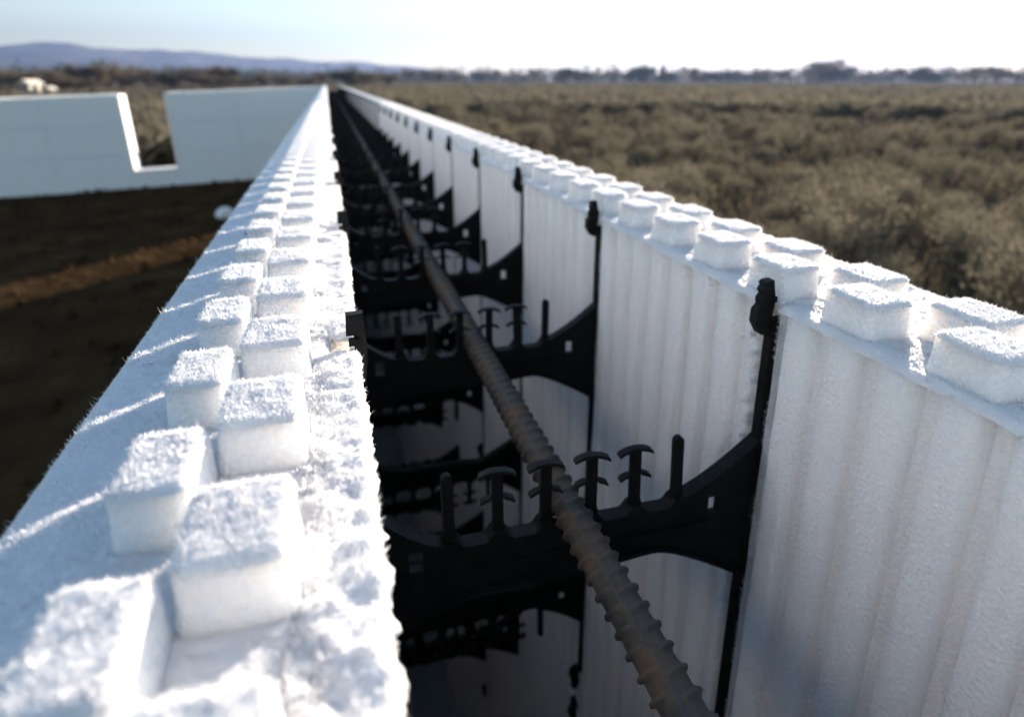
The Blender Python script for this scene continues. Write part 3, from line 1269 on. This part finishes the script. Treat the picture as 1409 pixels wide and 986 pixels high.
CROWN = {k: [crown_mesh(k, 200 + i + j * 10) for i in range(3)] for j, k in enumerate(('fir', 'bare', 'green'))}
TRUNK = {k: [trunk_mesh(k, 300 + i) for i in range(3)] for k in ('fir', 'bare', 'green')}
TL = {'fir': 'dark pointed evergreen on the skyline behind the sagebrush field',
      'bare': 'bare tan leafless tree in the distant tree line',
      'green': 'dark rounded tree in the distant tree line'}


def tree(px, dist, hgt, wid, kind, label=None, grp=None):
    x, y = at_px(px, dist)
    t = bpy.data.objects.new('pine_tree' if kind == 'fir' else 'tree', None)
    COL.objects.link(t)
    t.location = (x, y, gz_field(x, y) - 0.05)
    t.rotation_euler = (0, 0, random.random() * 6.28)
    t.scale = (wid, wid, hgt)
    i = random.randrange(3)
    obj('crown', CROWN[kind][i], t)
    obj('trunk', TRUNK[kind][i], t)
    if label:
        tag(t, label, 'tree')
    else:
        tag(t, TL[kind], 'tree', grp or {'fir': 'evergreens on the skyline', 'bare': 'bare trees in the distant tree line', 'green': 'dark trees in the distant tree line'}[kind])
    return t


# px column, distance m, height m, crown width m, kind
tree(880, 330, 10.0, 13, 'green', 'taller dark evergreen clump left of a lower round one, right of centre on the skyline')
tree(911, 330, 9.0, 8, 'fir', 'small dark pointed evergreen standing just right of a wider dark tree on the skyline')
tree(1130, 330, 11.0, 24, 'bare', 'tallest broad hazy tree on the right skyline, under the brightest sky')
rt = random.Random(5)
for px in list(range(560, 1400, 26)):
    if abs(px - 880) < 14 or abs(px - 911) < 12:
        continue
    d = rt.uniform(300, 420)
    k = rt.choice(['green', 'bare', 'bare', 'green'])
    tree(px + rt.uniform(-9, 9), d, rt.uniform(4.5, 8.0), rt.uniform(9, 18), k)
for px in range(-60, 540, 17):
    d = rt.uniform(110, 190)
    k = rt.choice(['bare', 'bare', 'bare', 'green'])
    tree(px + rt.uniform(-7, 7), d, rt.uniform(2.0, 4.6), rt.uniform(4, 9), k)
for px, hg in ((125, 5.0), (110, 4.6), (140, 4.9), (305, 4.6), (290, 4.2), (225, 3.8)):
    tree(px, 150, hg, 7, 'bare')


def far_wood(seed):
    rnd = np.random.default_rng(seed)
    VV, TT, nv = [], [], 0
    for i in range(700):
        az = rnd.uniform(-0.62, 1.05)
        d = rnd.uniform(430, 620)
        x, y = d * math.sin(az), d * math.cos(az)
        hgt, wid = rnd.uniform(5, 11), rnd.uniform(9, 20)
        n = 60
        P = rnd.normal(0, 1, (n, 3)) * np.array([wid * 0.25, wid * 0.25, hgt * 0.25]) + np.array([x, y, hgt * 0.5])
        P[:, 2] = np.clip(P[:, 2], 0, hgt)
        a = rnd.normal(0, 1, (n, 3)) * 1.0
        b = rnd.normal(0, 1, (n, 3)) * 1.0
        VV.append(np.stack([P, P + a, P + b], 1).reshape(-1, 3))
        TT.append(np.arange(3 * n).reshape(-1, 3) + nv)
        nv += 3 * n
    return tri_mesh('distant_wood', np.concatenate(VV), np.concatenate(TT), [M_FIR])


o = obj('distant_wood', far_wood(4), kind='stuff')
o['label'] = 'low hazy band of woodland along the horizon'


# ------------------------------------------------------------------ hills
def hills(name, dist, prof, rough, seed):
    pxs = np.array([p[0] for p in prof], float)
    pys = np.array([p[1] for p in prof], float)
    cols = np.linspace(pxs[0], pxs[-1], 240)
    top = np.interp(cols, pxs, pys)
    V = []
    rows = 26
    hyp = math.hypot(F_PX, CY - HY)
    for j in range(rows):
        t = j / (rows - 1)                     # 0 foot, 1 crest
        for cpx, tp in zip(cols, top):
            d = dist * (0.72 + 0.28 * t)
            a = yaw + math.atan((cpx - CX) / hyp)
            H = dist * math.cos(a - yaw) * (HY - tp) / hyp
            V.append((d * math.sin(a), d * math.cos(a), H * t ** 1.2))
    V = np.array(V)
    q = V / (dist * 0.045)
    gul = fnoise(np.c_[q[:, 0], q[:, 1], q[:, 2] * 0.5 + seed], 5) - 0.5
    tt = np.repeat(np.arange(rows) / (rows - 1), len(cols))
    V[:, 2] += (gul - 0.15) * rough * dist * 0.009 * tt
    V[:, 2] = np.where(tt == 0, -30, V[:, 2])
    V[:, 0] += gul * dist * 0.03 * np.sin(3 * tt)
    n = len(cols)
    back = V[-n:] * np.array([1.3, 1.3, 0]) + np.array([0, 0, -30])
    V = np.concatenate([V, back])
    i = np.arange((rows + 1) * n).reshape(rows + 1, n)
    qd = np.stack([i[:-1, :-1], i[:-1, 1:], i[1:, 1:], i[1:, :-1]], -1).reshape(-1, 4)
    T = np.concatenate([qd[:, [0, 1, 2]], qd[:, [0, 2, 3]]])
    o = obj(name, tri_mesh(name, V, T, [M_HILL], None, np.ones(len(T), bool)))
    o['kind'] = 'structure'
    o['label'] = 'blue hazy hills behind the trees on the left'


hills('hills', 3600, [(-260, 72), (-60, 70), (0, 66), (55, 60), (110, 61), (150, 66), (205, 70), (265, 70), (330, 77), (400, 82), (470, 85), (540, 88), (600, 95), (660, 103), (760, 111)], 1.0, 1)
hills('foothills', 2500, [(-260, 86), (0, 84), (80, 88), (160, 84), (240, 92), (330, 90), (420, 97), (500, 98), (580, 104), (640, 109), (700, 111)], 0.6, 8)


# ------------------------------------------------------------------ small cream building far left
def shed(px, dist, w, d, hgt, roof, label):
    x, y = at_px(px, dist)
    t = bpy.data.objects.new('shed', None)
    COL.objects.link(t)
    t.location = (x, y, gz_field(x, y))
    t.rotation_euler = (0, 0, math.radians(-20))
    tag(t, label, 'shed')
    mb = MB()
    mb.prism_xz([(-w / 2, -0.3), (w / 2, -0.3), (w / 2, hgt), (0, hgt + roof), (-w / 2, hgt)], -d / 2, d / 2)
    obj('wall', mb.mesh('wall', M_CREAM, False, 1.0), t)
    for s in (-1, 1):
        mb = MB()
        n = Vector((s * roof, 0, w / 2)).normalized() * 0.12
        e0, e1 = Vector((s * (w / 2 + 0.3), 0, hgt - 0.3 * roof / (w / 2))), Vector((0, 0, hgt + roof))
        v = []
        for yy in (-d / 2 - 0.25, d / 2 + 0.25):
            for p in (e0 + n * 0.1, e1 + n * 0.1, e1 + n, e0 + n):
                v.append((p.x, yy, p.z))
        mb.add(v, [(0, 1, 2, 3), (7, 6, 5, 4), (0, 4, 5, 1), (1, 5, 6, 2), (2, 6, 7, 3), (3, 7, 4, 0)])
        obj('roof', mb.mesh('roof', M_CREAM, False, 1.0), t)
    mb = MB()
    mb.box(-0.3, 0.3, -d / 2 - 0.05, -d / 2 + 0.02, 0, hgt * 0.85)
    obj('door', mb.mesh('door', M_ROOF, False, 1.0), t)
    mb = MB()
    mb.box(w / 2 - 0.02, w / 2 + 0.05, -0.25, 0.25, hgt * 0.5, hgt * 0.8)
    obj('window', mb.mesh('window', M_WINDOW, False, 1.0), t)


shed(41, 92, 0.9, 1.7, 1.35, 0.3, 'small cream sunlit shed above the far wall at the left edge')
shed(65, 92, 0.6, 0.7, 0.75, 0.15, 'smaller pale shed just right of the cream shed beyond the far wall')

# ------------------------------------------------------------------ haze
hm = bpy.data.materials.new('haze_air')
hm.use_nodes = True
hn = hm.node_tree
for nd in list(hn.nodes):
    if nd.type != 'OUTPUT_MATERIAL':
        hn.nodes.remove(nd)
vol = hn.nodes.new('ShaderNodeVolumePrincipled')
vol.inputs['Color'].default_value = (0.17, 0.232, 0.40, 1)
vol.inputs['Density'].default_value = 2.9e-4
vol.inputs['Anisotropy'].default_value = 0.4
hn.links.new(vol.outputs[0], hn.nodes['Material Output'].inputs['Volume'])
mb = MB()
mb.box(-3600, 4600, -1500, 5200, -32, 330)
hz = obj('haze', mb.mesh('haze', hm, False, 1.0))
hz['kind'] = 'stuff'
hz['label'] = 'thin pale blue haze over the valley'
